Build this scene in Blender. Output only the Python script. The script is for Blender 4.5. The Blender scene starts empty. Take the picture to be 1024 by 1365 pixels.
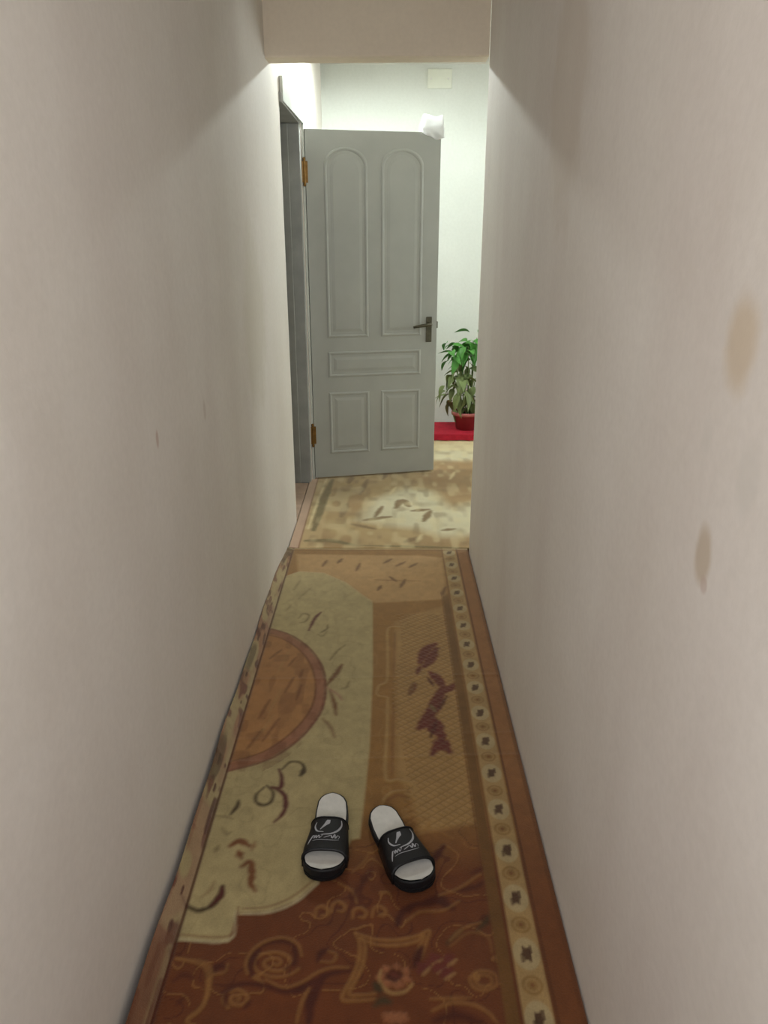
import bpy, bmesh, math, random
import numpy as np
from mathutils import Vector, Matrix

S = bpy.context.scene
COL = S.collection
R = math.radians

# ---------------------------------------------------------------- camera
cam_d = bpy.data.cameras.new('camera')
cam_d.sensor_fit = 'VERTICAL'
cam_d.sensor_height = 36.0
cam_d.lens = 36.0 * 1010.0 / 1365.0
cam_d.clip_start = 0.02
cam = bpy.data.objects.new('camera', cam_d)
COL.objects.link(cam)
cam.location = (0, 0, 1.455)
cam.rotation_euler = (R(90 - 20.15), 0, 0.0047)
S.camera = cam

# ---------------------------------------------------------------- world, light, exposure
W = bpy.data.worlds.new('world'); S.world = W
W.use_nodes = True
W.node_tree.nodes['Background'].inputs[0].default_value = (0.9, 0.93, 1.0, 1)
W.node_tree.nodes['Background'].inputs[1].default_value = 0.02
S.view_settings.view_transform = 'Standard'
S.view_settings.look = 'None'
S.view_settings.gamma = 1.0
S.view_settings.use_curve_mapping = False
S.view_settings.exposure = 0.0

def area(name, loc, rot, sx, sy, power, colour):
    d = bpy.data.lights.new(name, 'AREA'); d.shape = 'RECTANGLE'; d.size = sx; d.size_y = sy
    d.energy = power; d.color = colour
    o = bpy.data.objects.new(name, d); COL.objects.link(o); o.location = loc; o.rotation_euler = rot
    return o
# fill light added behind the camera, at the open rear end of the corridor
area('rear_fill', (-0.05, -0.75, 1.75), (R(90), 0, 0), 0.8, 1.0, 23.5, (0.965, 0.965, 1.0))
# unseen fill light added to brighten the hall from its right end
area('hall_fill', (2.4, 4.9, 1.5), (0, R(90), 0), 1.2, 1.2, 25.0, (0.95, 1.0, 1.0))
LAMP_STRENGTH = 2300.0
LAMP_COLOUR = (0.92, 1.0, 0.96, 1)

# ---------------------------------------------------------------- materials
def srgb(r, g, b):
    f = lambda c: (c / 255 / 12.92) if c / 255 <= 0.04045 else ((c / 255 + 0.055) / 1.055) ** 2.4
    return (f(r), f(g), f(b), 1.0)

class NT:
    def __init__(self, name):
        self.m = bpy.data.materials.new(name); self.m.use_nodes = True
        self.t = self.m.node_tree; self.n = self.t.nodes
        self.b = self.n['Principled BSDF']; self.out = self.n['Material Output']
    def add(self, kind, **kw):
        n = self.n.new(kind)
        for k, v in kw.items():
            if k.startswith('i_'): n.inputs[k[2:].replace('_', ' ')].default_value = v
            else: setattr(n, k, v)
        return n
    def link(self, a, b): self.t.links.new(a, b)
    def coords(self, scale=(1, 1, 1)):
        tc = self.add('ShaderNodeTexCoord'); mp = self.add('ShaderNodeMapping')
        mp.inputs['Scale'].default_value = scale
        self.link(tc.outputs['Object'], mp.inputs['Vector']); return mp.outputs[0]
    def noise(self, scale, detail=4, rough=.55, stretch=(1, 1, 1)):
        n = self.add('ShaderNodeTexNoise'); n.inputs['Scale'].default_value = scale
        n.inputs['Detail'].default_value = detail; n.inputs['Roughness'].default_value = rough
        self.link(self.coords(stretch), n.inputs['Vector']); return n.outputs['Fac']
    def ramp(self, fac, stops):
        r = self.add('ShaderNodeValToRGB'); e = r.color_ramp.elements
        while len(e) > 1: e.remove(e[-1])
        e[0].position, e[0].color = stops[0]
        for p, c in stops[1:]:
            x = e.new(p); x.color = c
        self.link(fac, r.inputs[0]); return r.outputs[0]
    def mix(self, fac, a, b, blend='MIX'):
        m = self.add('ShaderNodeMix'); m.data_type = 'RGBA'; m.blend_type = blend
        for v, sk in ((fac, 0), (a, 6), (b, 7)):
            if isinstance(v, (int, float)): m.inputs[sk].default_value = v
            elif isinstance(v, tuple): m.inputs[sk].default_value = v
            else: self.link(v, m.inputs[sk])
        return m.outputs[2]
    def bump(self, fac, strength, dist=0.01):
        b = self.add('ShaderNodeBump'); b.inputs['Strength'].default_value = strength
        b.inputs['Distance'].default_value = dist
        self.link(fac, b.inputs['Height']); self.link(b.outputs[0], self.b.inputs['Normal'])
    def base(self, c):
        if isinstance(c, tuple): self.b.inputs['Base Color'].default_value = c
        else: self.link(c, self.b.inputs['Base Color'])
    def rough(self, v, spec=None):
        self.b.inputs['Roughness'].default_value = v
        if spec is not None: self.b.inputs['Specular IOR Level'].default_value = spec

def simple(name, c, rough=.6, spec=.4, nscale=30, var=.12, bump=0.0, metal=0.0):
    k = NT(name)
    dark = tuple(x * (1 - var) for x in c[:3]) + (1,)
    light = tuple(min(1, x * (1 + var)) for x in c[:3]) + (1,)
    f = k.noise(nscale)
    k.base(k.ramp(f, [(.3, dark), (.7, light)])); k.rough(rough, spec)
    k.b.inputs['Metallic'].default_value = metal
    if bump: k.bump(f, bump, .004)
    return k.m

def stain(k, centre, radii, scale_noise=9, edge=.45):
    """soft spot of its own shape: returns a 0..1 factor"""
    tc = k.add('ShaderNodeTexCoord')
    nz = k.add('ShaderNodeTexNoise'); nz.inputs['Scale'].default_value = scale_noise; nz.inputs['Detail'].default_value = 3
    k.link(tc.outputs['Object'], nz.inputs['Vector'])
    sub = k.add('ShaderNodeVectorMath', operation='SUBTRACT'); sub.inputs[1].default_value = centre
    k.link(tc.outputs['Object'], sub.inputs[0])
    div = k.add('ShaderNodeVectorMath', operation='DIVIDE'); div.inputs[1].default_value = radii
    k.link(sub.outputs[0], div.inputs[0])
    ln = k.add('ShaderNodeVectorMath', operation='LENGTH'); k.link(div.outputs[0], ln.inputs[0])
    ad = k.add('ShaderNodeMath', operation='MULTIPLY_ADD'); ad.inputs[1].default_value = .9; 
    k.link(nz.outputs['Fac'], ad.inputs[0]); k.link(ln.outputs['Value'], ad.inputs[2])
    mr = k.add('ShaderNodeMapRange'); mr.interpolation_type = 'SMOOTHSTEP'
    mr.inputs['From Min'].default_value = 1.45 + edge * .3; mr.inputs['From Max'].default_value = 1.45 - edge
    mr.inputs['To Min'].default_value = 0; mr.inputs['To Max'].default_value = 1
    k.link(ad.outputs[0], mr.inputs['Value'])
    return mr.outputs[0]

def plaster(name, c0, c1, spots=(), streak=.5, pink=(.80, .735, .735, 1)):
    k = NT(name)
    col = k.ramp(k.noise(1.6, 5, .6), [(.3, c0), (.72, c1)])
    st = k.noise(1.9, 2, .5, (2.0, 2.0, .40))                       # long brushed vertical streaks
    fac = k.add('ShaderNodeMapRange'); fac.inputs['From Min'].default_value = .42; fac.inputs['From Max'].default_value = .75
    fac.inputs['To Max'].default_value = streak
    k.link(st, fac.inputs['Value'])
    col = k.mix(fac.outputs[0], col, pink, 'MULTIPLY')
    fine = k.noise(55, 3, .6)
    col = k.mix(.10, col, k.ramp(fine, [(.3, (.55, .53, .5, 1)), (.7, (1, 1, 1, 1))]), 'MULTIPLY')
    for cen, rad, sc, amt in spots:
        s = stain(k, cen, rad)
        m = k.add('ShaderNodeMath', operation='MULTIPLY'); m.inputs[1].default_value = amt; k.link(s, m.inputs[0])
        col = k.mix(m.outputs[0], col, sc)
    k.base(col); k.rough(.75, .25)
    k.bump(k.noise(7, 6, .6), .12, .02)
    return k.m

WALLC0, WALLC1 = srgb(228, 222, 213), srgb(237, 232, 225)
TAN, GREY = srgb(210, 190, 160), srgb(212, 208, 200)
M = {}
M['wall_left'] = plaster('plaster_left', WALLC0, WALLC1, [
    ((-.505, 1.62, 1.03), (.2, .010, .022), srgb(185, 150, 132), .5),
    ((-.505, 2.05, 1.0), (.2, .015, .03), srgb(180, 160, 145), .3),
    ((-.50, 2.9, 1.15), (.3, .25, .35), srgb(200, 192, 172), .35)], .22)
M['wall_right'] = plaster('plaster_right', WALLC0, WALLC1, [
    ((.40, .868, 1.338), (.3, .046, .066), TAN, .62),
    ((.40, .88, 1.074), (.3, .028, .044), srgb(198, 182, 160), .75),
    ((.40, .865, 1.04), (.3, .012, .014), srgb(200, 178, 166), .5),
    ((.40, .80, 1.20), (.3, .03, .05), GREY, .4),
    ((.40, .92, 1.22), (.3, .02, .03), GREY, .3),
    ((.40, 1.9, 1.75), (.3, .2, .3), srgb(205, 192, 175), .4)], .30)
M['wall_pink'] = plaster('plaster_lintel', srgb(230, 217, 196), srgb(238, 226, 206), (), .12)
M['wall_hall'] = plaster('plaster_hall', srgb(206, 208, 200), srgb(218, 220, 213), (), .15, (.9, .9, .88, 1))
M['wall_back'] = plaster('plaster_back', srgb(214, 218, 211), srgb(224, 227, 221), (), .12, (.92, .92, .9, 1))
M['ceiling'] = plaster('ceiling_paint', srgb(215, 213, 204), srgb(226, 224, 216), (), .15)
M['floor'] = simple('brown_floor_paint', srgb(112, 72, 46), .5, .4, 6, .2)
M['door'] = simple('grey_door_paint', srgb(178, 180, 174), .42, .4, 5, .05)
M['frame'] = simple('grey_frame_paint', srgb(165, 167, 163), .5, .4, 9, .12)
M['casing'] = simple('pale_casing_paint', srgb(205, 208, 202), .5, .4, 9, .08)
M['threshold'] = simple('pale_threshold_wood', srgb(188, 160, 138), .6, .3, 14, .15)
M['brass'] = simple('worn_brass', srgb(134, 102, 58), .42, .5, 40, .25, 0, .85)
M['bronze'] = simple('dark_bronze', srgb(96, 92, 78), .45, .5, 40, .25, 0, .8)
M['black_rubber'] = simple('black_rubber', srgb(20, 20, 23), .55, .35, 60, .2)
M['black_strap'] = simple('black_strap', srgb(15, 15, 17), .48, .4, 80, .2, .1)
M['footbed'] = simple('white_footbed', srgb(205, 203, 196), .65, .3, 45, .07, .1)
M['emblem'] = simple('white_print', srgb(158, 158, 162), .5, .3, 60, .12)
M['pot'] = simple('maroon_pot', srgb(128, 40, 44), .45, .4, 12, .12)
M['pot_rim'] = simple('rose_rim', srgb(178, 100, 98), .45, .4, 12, .1)
M['soil'] = simple('dark_soil', srgb(58, 42, 30), .9, .1, 60, .4, .5)
M['leaf_a'] = simple('bright_leaf', srgb(82, 148, 62), .45, .4, 14, .28)
M['leaf_b'] = simple('dull_leaf', srgb(128, 144, 92), .5, .35, 14, .3)
M['stem'] = simple('plant_stem', srgb(96, 118, 66), .6, .3, 30, .2)
M['red_cloth'] = simple('crimson_cloth', srgb(172, 34, 52), .8, .2, 25, .15, .2)
M['plate'] = simple('ghost_plate', srgb(226, 229, 216), .4, .4, 12, .03)
M['holder'] = simple('lamp_holder_plastic', srgb(225, 225, 220), .4, .4, 12, .03)

k = NT('thin_white_cloth')
tr = k.add('ShaderNodeBsdfTranslucent'); tr.inputs[0].default_value = (.95, .95, .95, 1)
mx = k.add('ShaderNodeMixShader'); mx.inputs[0].default_value = .55
k.base(k.ramp(k.noise(30), [(.3, (.86, .86, .86, 1)), (.7, (.93, .93, .93, 1))])); k.rough(.8, .2)
k.link(k.b.outputs[0], mx.inputs[1]); k.link(tr.outputs[0], mx.inputs[2]); k.link(mx.outputs[0], k.out.inputs[0])
M['white_cloth'] = k.m

k = NT('lamp_glow')
em = k.add('ShaderNodeEmission'); em.inputs[0].default_value = LAMP_COLOUR; em.inputs[1].default_value = LAMP_STRENGTH
k.link(em.outputs[0], k.out.inputs[0]); M['glow'] = k.m

def carpet(name):
    k = NT(name)
    at = k.add('ShaderNodeAttribute'); at.attribute_name = 'pile'
    nz = k.noise(260, 3, .7)
    col = k.mix(.30, at.outputs['Color'], k.ramp(nz, [(.25, (.45, .45, .45, 1)), (.75, (1.25, 1.25, 1.25, 1))]), 'MULTIPLY')
    wide = k.noise(5, 4, .6)
    col = k.mix(.35, col, k.ramp(wide, [(.3, (.72, .70, .66, 1)), (.7, (1.1, 1.1, 1.1, 1))]), 'MULTIPLY')
    k.base(col); k.rough(.8, .2); k.b.inputs['Sheen Weight'].default_value = .75; k.b.inputs['Sheen Roughness'].default_value = .4; k.b.inputs['Sheen Tint'].default_value = (1, .86, .64, 1)
    k.bump(nz, .35, .003)
    return k.m
M['rug'] = carpet('cut_pile_rug'); M['hall_rug'] = carpet('hall_carpet')

# ---------------------------------------------------------------- mesh helpers
def obj(name, bm, mat, parent=None, smooth=False):
    me = bpy.data.meshes.new(name)
    bmesh.ops.recalc_face_normals(bm, faces=bm.faces[:])
    bm.to_mesh(me); bm.free()
    return from_mesh(name, me, mat, parent, smooth)
def from_mesh(name, me, mat, parent=None, smooth=False):
    if not me.materials: me.materials.append(M[mat])
    if smooth: me.polygons.foreach_set('use_smooth', [True] * len(me.polygons))
    o = bpy.data.objects.new(name, me); COL.objects.link(o)
    if parent: o.parent = parent
    return o
def empty(name, loc=(0, 0, 0), rz=0):
    o = bpy.data.objects.new(name, None); COL.objects.link(o)
    o.empty_display_size = .05; o.location = loc; o.rotation_euler = (0, 0, rz); return o
def tag(o, label=None, cat=None, group=None, kind=None):
    for kk, v in (('label', label), ('category', cat), ('group', group), ('kind', kind)):
        if v: o[kk] = v
    return o
def box(bm, x0, x1, y0, y1, z0, z1, bevel=0):
    vs = [bm.verts.new((x, y, z)) for z in (z0, z1) for x, y in ((x0, y0), (x1, y0), (x1, y1), (x0, y1))]
    fs = [bm.faces.new([vs[i] for i in f]) for f in ((3, 2, 1, 0), (4, 5, 6, 7), (0, 1, 5, 4), (1, 2, 6, 5), (2, 3, 7, 6), (3, 0, 4, 7))]
    if bevel:
        es = {e for f in fs for e in f.edges}
        bmesh.ops.bevel(bm, geom=list(es), offset=bevel, segments=2, profile=.6, affect='EDGES')
    return bm
def prism(bm, plan, z0, z1):
    """vertical prism over a plan polygon"""
    a = [bm.verts.new((x, y, z0)) for x, y in plan]; b = [bm.verts.new((x, y, z1)) for x, y in plan]
    n = len(plan); bm.faces.new(a[::-1]); bm.faces.new(b)
    for i in range(n): bm.faces.new((a[i], a[(i + 1) % n], b[(i + 1) % n], b[i]))
    return bm
def lathe(bm, prof, n=28, c=(0, 0, 0)):
    rings = []
    for r, z in prof:
        if r < 1e-5: rings.append([bm.verts.new((c[0], c[1], c[2] + z))]); continue
        rings.append([bm.verts.new((c[0] + r * math.cos(2 * math.pi * i / n), c[1] + r * math.sin(2 * math.pi * i / n), c[2] + z)) for i in range(n)])
    for A, B in zip(rings, rings[1:]):
        for i in range(n):
            j = (i + 1) % n
            if len(A) == 1 and len(B) == 1: continue
            if len(A) == 1: bm.faces.new((A[0], B[i], B[j]))
            elif len(B) == 1: bm.faces.new((A[i], A[j], B[0]))
            else: bm.faces.new((A[i], A[j], B[j], B[i]))
    return bm
def tube(bm, pts, rad, n=8):
    """round tube along points; rad a number or a list"""
    pts = [Vector(p) for p in pts]; rings = []
    for i, p in enumerate(pts):
        t = (pts[min(i + 1, len(pts) - 1)] - pts[max(i - 1, 0)]).normalized()
        u = t.orthogonal().normalized() if i == 0 else (u - t * u.dot(t)).normalized()
        w = t.cross(u); r = rad[i] if isinstance(rad, (list, tuple)) else rad
        rings.append([bm.verts.new(p + (u * math.cos(2 * math.pi * q / n) + w * math.sin(2 * math.pi * q / n)) * r) for q in range(n)])
    for A, B in zip(rings, rings[1:]):
        for i in range(n): bm.faces.new((A[i], A[(i + 1) % n], B[(i + 1) % n], B[i]))
    bm.faces.new(rings[0][::-1]); bm.faces.new(rings[-1]); return bm
def smooth_line(pts, n=6):
    """Catmull-Rom through the points"""
    P = [np.array(p, float) for p in pts]
    if len(P) < 3: return P
    P = [2 * P[0] - P[1]] + P + [2 * P[-1] - P[-2]]; out = []
    for a, b, c, d in zip(P, P[1:], P[2:], P[3:]):
        for t in np.linspace(0, 1, n, endpoint=False):
            out.append(.5 * (2 * b + (c - a) * t + (2 * a - 5 * b + 4 * c - d) * t * t + (3 * b - a - 3 * c + d) * t ** 3))
    return out + [P[-2]]

# ---------------------------------------------------------------- the setting
def xl(y): return -.513 + .0095 * (y - 1.0) if y < 3.8 else -.486     # slightly out-of-parallel left wall
CEIL = 2.56
bm = bmesh.new(); box(bm, -1.7, 2.6, -.8, 6.2, -.12, -.008)
tag(obj('floor', bm, 'floor'), kind='structure')
bm = bmesh.new(); box(bm, -1.7, 2.6, -.8, 6.2, CEIL, CEIL + .1)
tag(obj('ceiling', bm, 'ceiling'), kind='structure')

D0, D1, DH = 3.80, 4.53, 2.02                                          # doorway in the left wall
bm = bmesh.new()
prism(bm, [(xl(-.8), -.8), (xl(3.799), D0), (-.64, D0), (-.64, -.8)], -.05, CEIL)
prism(bm, [(xl(3.799), D0), (-.47, D1), (-.64, D1), (-.64, D0)], DH + .03, CEIL)
prism(bm, [(-.47, D1), (-.47, 6.0), (-.64, 6.0), (-.64, D1)], -.05, CEIL)
bmesh.ops.remove_doubles(bm, verts=bm.verts[:], dist=1e-5)
tag(obj('wall_left', bm, 'wall_left'), kind='structure')
bm = bmesh.new(); prism(bm, [(.398, -.8), (.55, -.8), (.55, 3.42), (.398, 3.42)], -.05, CEIL)
es = [e for e in bm.edges if abs(e.verts[0].co.z - e.verts[1].co.z) > 1 and abs(e.verts[0].co.x - .398) < .001 and e.verts[0].co.y > 3]
bmesh.ops.bevel(bm, geom=es, offset=.018, segments=4, profile=.5, affect='EDGES')
tag(obj('wall_right', bm, 'wall_right'), kind='structure')
bm = bmesh.new(); box(bm, .55, 2.6, 3.27, 3.42, -.05, CEIL)
tag(obj('wall_front', bm, 'wall_hall'), kind='structure')
bm = bmesh.new(); box(bm, -.64, 2.6, 6.0, 6.2, -.05, CEIL)
tag(obj('wall_back', bm, 'wall_back'), kind='structure')
bm = bmesh.new(); box(bm, 2.5, 2.6, 3.42, 6.0, -.05, CEIL)
tag(obj('wall_far_right', bm, 'wall_hall'), kind='structure')
bm = bmesh.new(); box(bm, -1.7, -1.6, 2.6, 6.2, -.05, CEIL); box(bm, -1.6, -.64, 6.0, 6.2, -.05, CEIL); box(bm, -1.6, -.64, 2.6, 2.7, -.05, CEIL)
tag(obj('wall_side_room', bm, 'wall_hall'), kind='structure')
# header wall across the corridor, above the passage
bm = bmesh.new(); prism(bm, [(xl(3.44), 3.44), (.398, 3.42), (.398, 3.54), (xl(3.56), 3.56)], 2.112, CEIL)
bmesh.ops.bevel(bm, geom=[e for e in bm.edges if all(abs(v.co.z - 2.112) < .001 for v in e.verts) and abs(e.verts[0].co.x - e.verts[1].co.x) > .3],
                offset=.008, segments=3, profile=.5, affect='EDGES')
tag(obj('wall_header', bm, 'wall_pink'), kind='structure')

# door frame in the left wall
fr = tag(empty('trim_1', (-.5, D1, 0)), 'grey wooden door frame in the left wall', kind='structure')
def fpart(name, mat, *b, bev=.003):
    bm = bmesh.new(); box(bm, *b, bevel=bev); bm.transform(Matrix.Translation((.5, -D1, 0))); return obj(name, bm, mat, fr)
fpart('jamb', 'frame', -.62, -.474, D1 - .045, D1 - .002, 0, DH - .012)
fpart('jamb', 'frame', -.62, -.505, D0 + .002, D0 + .04, 0, DH - .012)
fpart('door_stop', 'frame', -.62, -.535, D1 - .058, D1 - .0455, 0, DH - .014)
fpart('head_jamb', 'frame', -.62, -.474, D0 + .002, D1 - .002, DH - .011, DH + .028)
bm = bmesh.new(); prism(bm, [(-.4835, D0 + .02), (-.4695, D1), (-.4695, D1 + .09), (-.456, D1 + .09), (-.456, D1), (-.470, D0 + .02)], DH - .005, DH + .095)
bm.transform(Matrix.Translation((.5, -D1, 0))); obj('head_casing', bm, 'casing', fr)
fpart('side_casing', 'casing', -.469, -.456, D1 + .016, D1 + .09, 0, DH - .006)

fpart('threshold', 'threshold', -.62, -.487, D0 + .041, D1 - .06, -.007, .006, bev=.002)
# open door leaf: hinged at the far jamb, swung into the hall across the view
LEAF_W, LEAF_T, Z0, Z1 = .772, .038, .014, 1.99
dr = tag(empty('door_1', (-.452, 4.548, 0), R(13.2)), 'grey panelled door standing open across the end of the corridor', 'door', kind='structure')
bm = bmesh.new(); box(bm, 0, LEAF_W, 0, LEAF_T, Z0, Z1, .003)
obj('leaf', bm, 'door', dr)
def outline(u0, u1, z0, z1, arch):
    if not arch: return [(u0, z0), (u1, z0), (u1, z1), (u0, z1)]
    r = (u1 - u0) / 2; cu = (u0 + u1) / 2; pts = [(u0, z0), (u1, z0)]
    for i in range(15):
        a = math.pi * i / 14; pts.append((cu + r * math.cos(a), z1 - .72 * r + .72 * r * math.sin(a)))
    return pts
def inset(pts, d):
    c = np.mean(pts, axis=0); P = np.array(pts); lo, hi = P.min(0), P.max(0); s = 1 - 2 * d / (hi - lo); m = (lo + hi) / 2
    return [tuple(m + (p - m) * s) for p in P]
def loops(bm, rings):
    V = [[bm.verts.new((u, y, z)) for u, z in r] for r, y in rings]
    n = len(V[0])
    for A, B in zip(V, V[1:]):
        for i in range(n): bm.faces.new((A[i], A[(i + 1) % n], B[(i + 1) % n], B[i]))
    return V
for u0, u1, z0, z1, arch in ((.098, .348, .875, 1.905, 1), (.424, .674, .875, 1.905, 1), (.098, .674, .640, .795, 0), (.098, .350, .165, .550, 0), (.422, .674, .165, .550, 0)):
    o = outline(u0, u1, z0, z1, arch)
    bm = bmesh.new()
    loops(bm, [(o, 0.002), (inset(o, .003), -.003), (inset(o, .010), -.0055), (inset(o, .017), -.003), (inset(o, .020), .002)])
    mo = obj('moulding', bm, 'door', dr)
    bm = bmesh.new()
    V = loops(bm, [(inset(o, .024), .002), (inset(o, .040), -.001), (inset(o, .052), -.003)]); bm.faces.new(V[-1])
    obj('raised_panel', bm, 'door', dr)
for z in (1.775, .29):                                                   # brass hinges
    bm = bmesh.new(); tube(bm, [(-.008, -.006, z - .062), (-.008, -.006, z + .062)], .0075, 12)
    for zz in (-.066, .066): bmesh.ops.create_uvsphere(bm, u_segments=10, v_segments=6, radius=.009, matrix=Matrix.Translation((-.008, -.006, z + zz)))
    hg = obj('hinge', bm, 'brass', dr)
    bm = bmesh.new(); box(bm, -.052, -.010, -.0105, -.0075, z - .055, z + .055, .001); obj('hinge_plate', bm, 'brass', hg)
    bm = bmesh.new(); box(bm, -.0055, .012, -.0035, -.0005, z - .055, z + .055, .001); obj('hinge_plate', bm, 'brass', hg)
bm = bmesh.new(); box(bm, .703, .739, -.005, -.0005, .835, .985, .003); hd = obj('handle_plate', bm, 'bronze', dr)
bm = bmesh.new(); tube(bm, [(.721, -.006, .945), (.721, -.045, .945), (.715, -.052, .944), (.66, -.054, .938), (.612, -.050, .930)], [.011, .010, .010, .009, .007], 12)
obj('lever', bm, 'bronze', hd, True)
bm = bmesh.new(); lathe(bm, [(0, 0), (.007, 0), (.007, .004), (0, .004)], 14); bm.transform(Matrix.Translation((.721, -.006, .86)) @ Matrix.Rotation(R(90), 4, 'X')); obj('keyhole_cover', bm, 'bronze', hd)
bm = bmesh.new(); box(bm, LEAF_W - .0005, LEAF_W + .010, .012, .026, .915, .955, .002); obj('latch', bm, 'bronze', dr)

# lamp on the hall ceiling, just out of sight behind the header wall
lp = tag(empty('ceiling_lamp', (-.16, 4.72, CEIL)), 'round bulb under a shallow white enamel shade on the hall ceiling', 'lamp')
bm = bmesh.new(); lathe(bm, [(0, 0), (.045, 0), (.045, -.010), (.030, -.022), (.022, -.040), (.020, -.052), (0, -.052)]); obj('holder', bm, 'holder', lp, True)
bm = bmesh.new(); lathe(bm, [(.011, -.050), (.014, -.056), (.023, -.068), (.028, -.082), (.026, -.096), (.016, -.106), (0, -.110)]); obj('bulb', bm, 'glow', lp, True)

bm = bmesh.new(); lathe(bm, [(.024, -.040), (.050, -.046), (.100, -.072), (.140, -.101), (.137, -.102), (.098, -.076), (.050, -.050), (.024, -.044), (.024, -.040)], 32); obj('shade', bm, 'holder', lp, True)
# pale plate added for a faint lens ghost high on the back wall
cp = tag(empty('ghost_plate', (.36, 5.999, 2.47)), 'small pale square plate standing in for a lens ghost high on the back wall', 'lens ghost')
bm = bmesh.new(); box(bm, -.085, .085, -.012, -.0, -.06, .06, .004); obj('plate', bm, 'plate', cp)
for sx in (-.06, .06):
    bm = bmesh.new(); lathe(bm, [(0, 0), (.006, 0), (.005, .003), (0, .003)], 10); bm.transform(Matrix.Translation((sx, -.012, 0)) @ Matrix.Rotation(R(90), 4, 'X')); obj('screw', bm, 'holder', cp)

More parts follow.
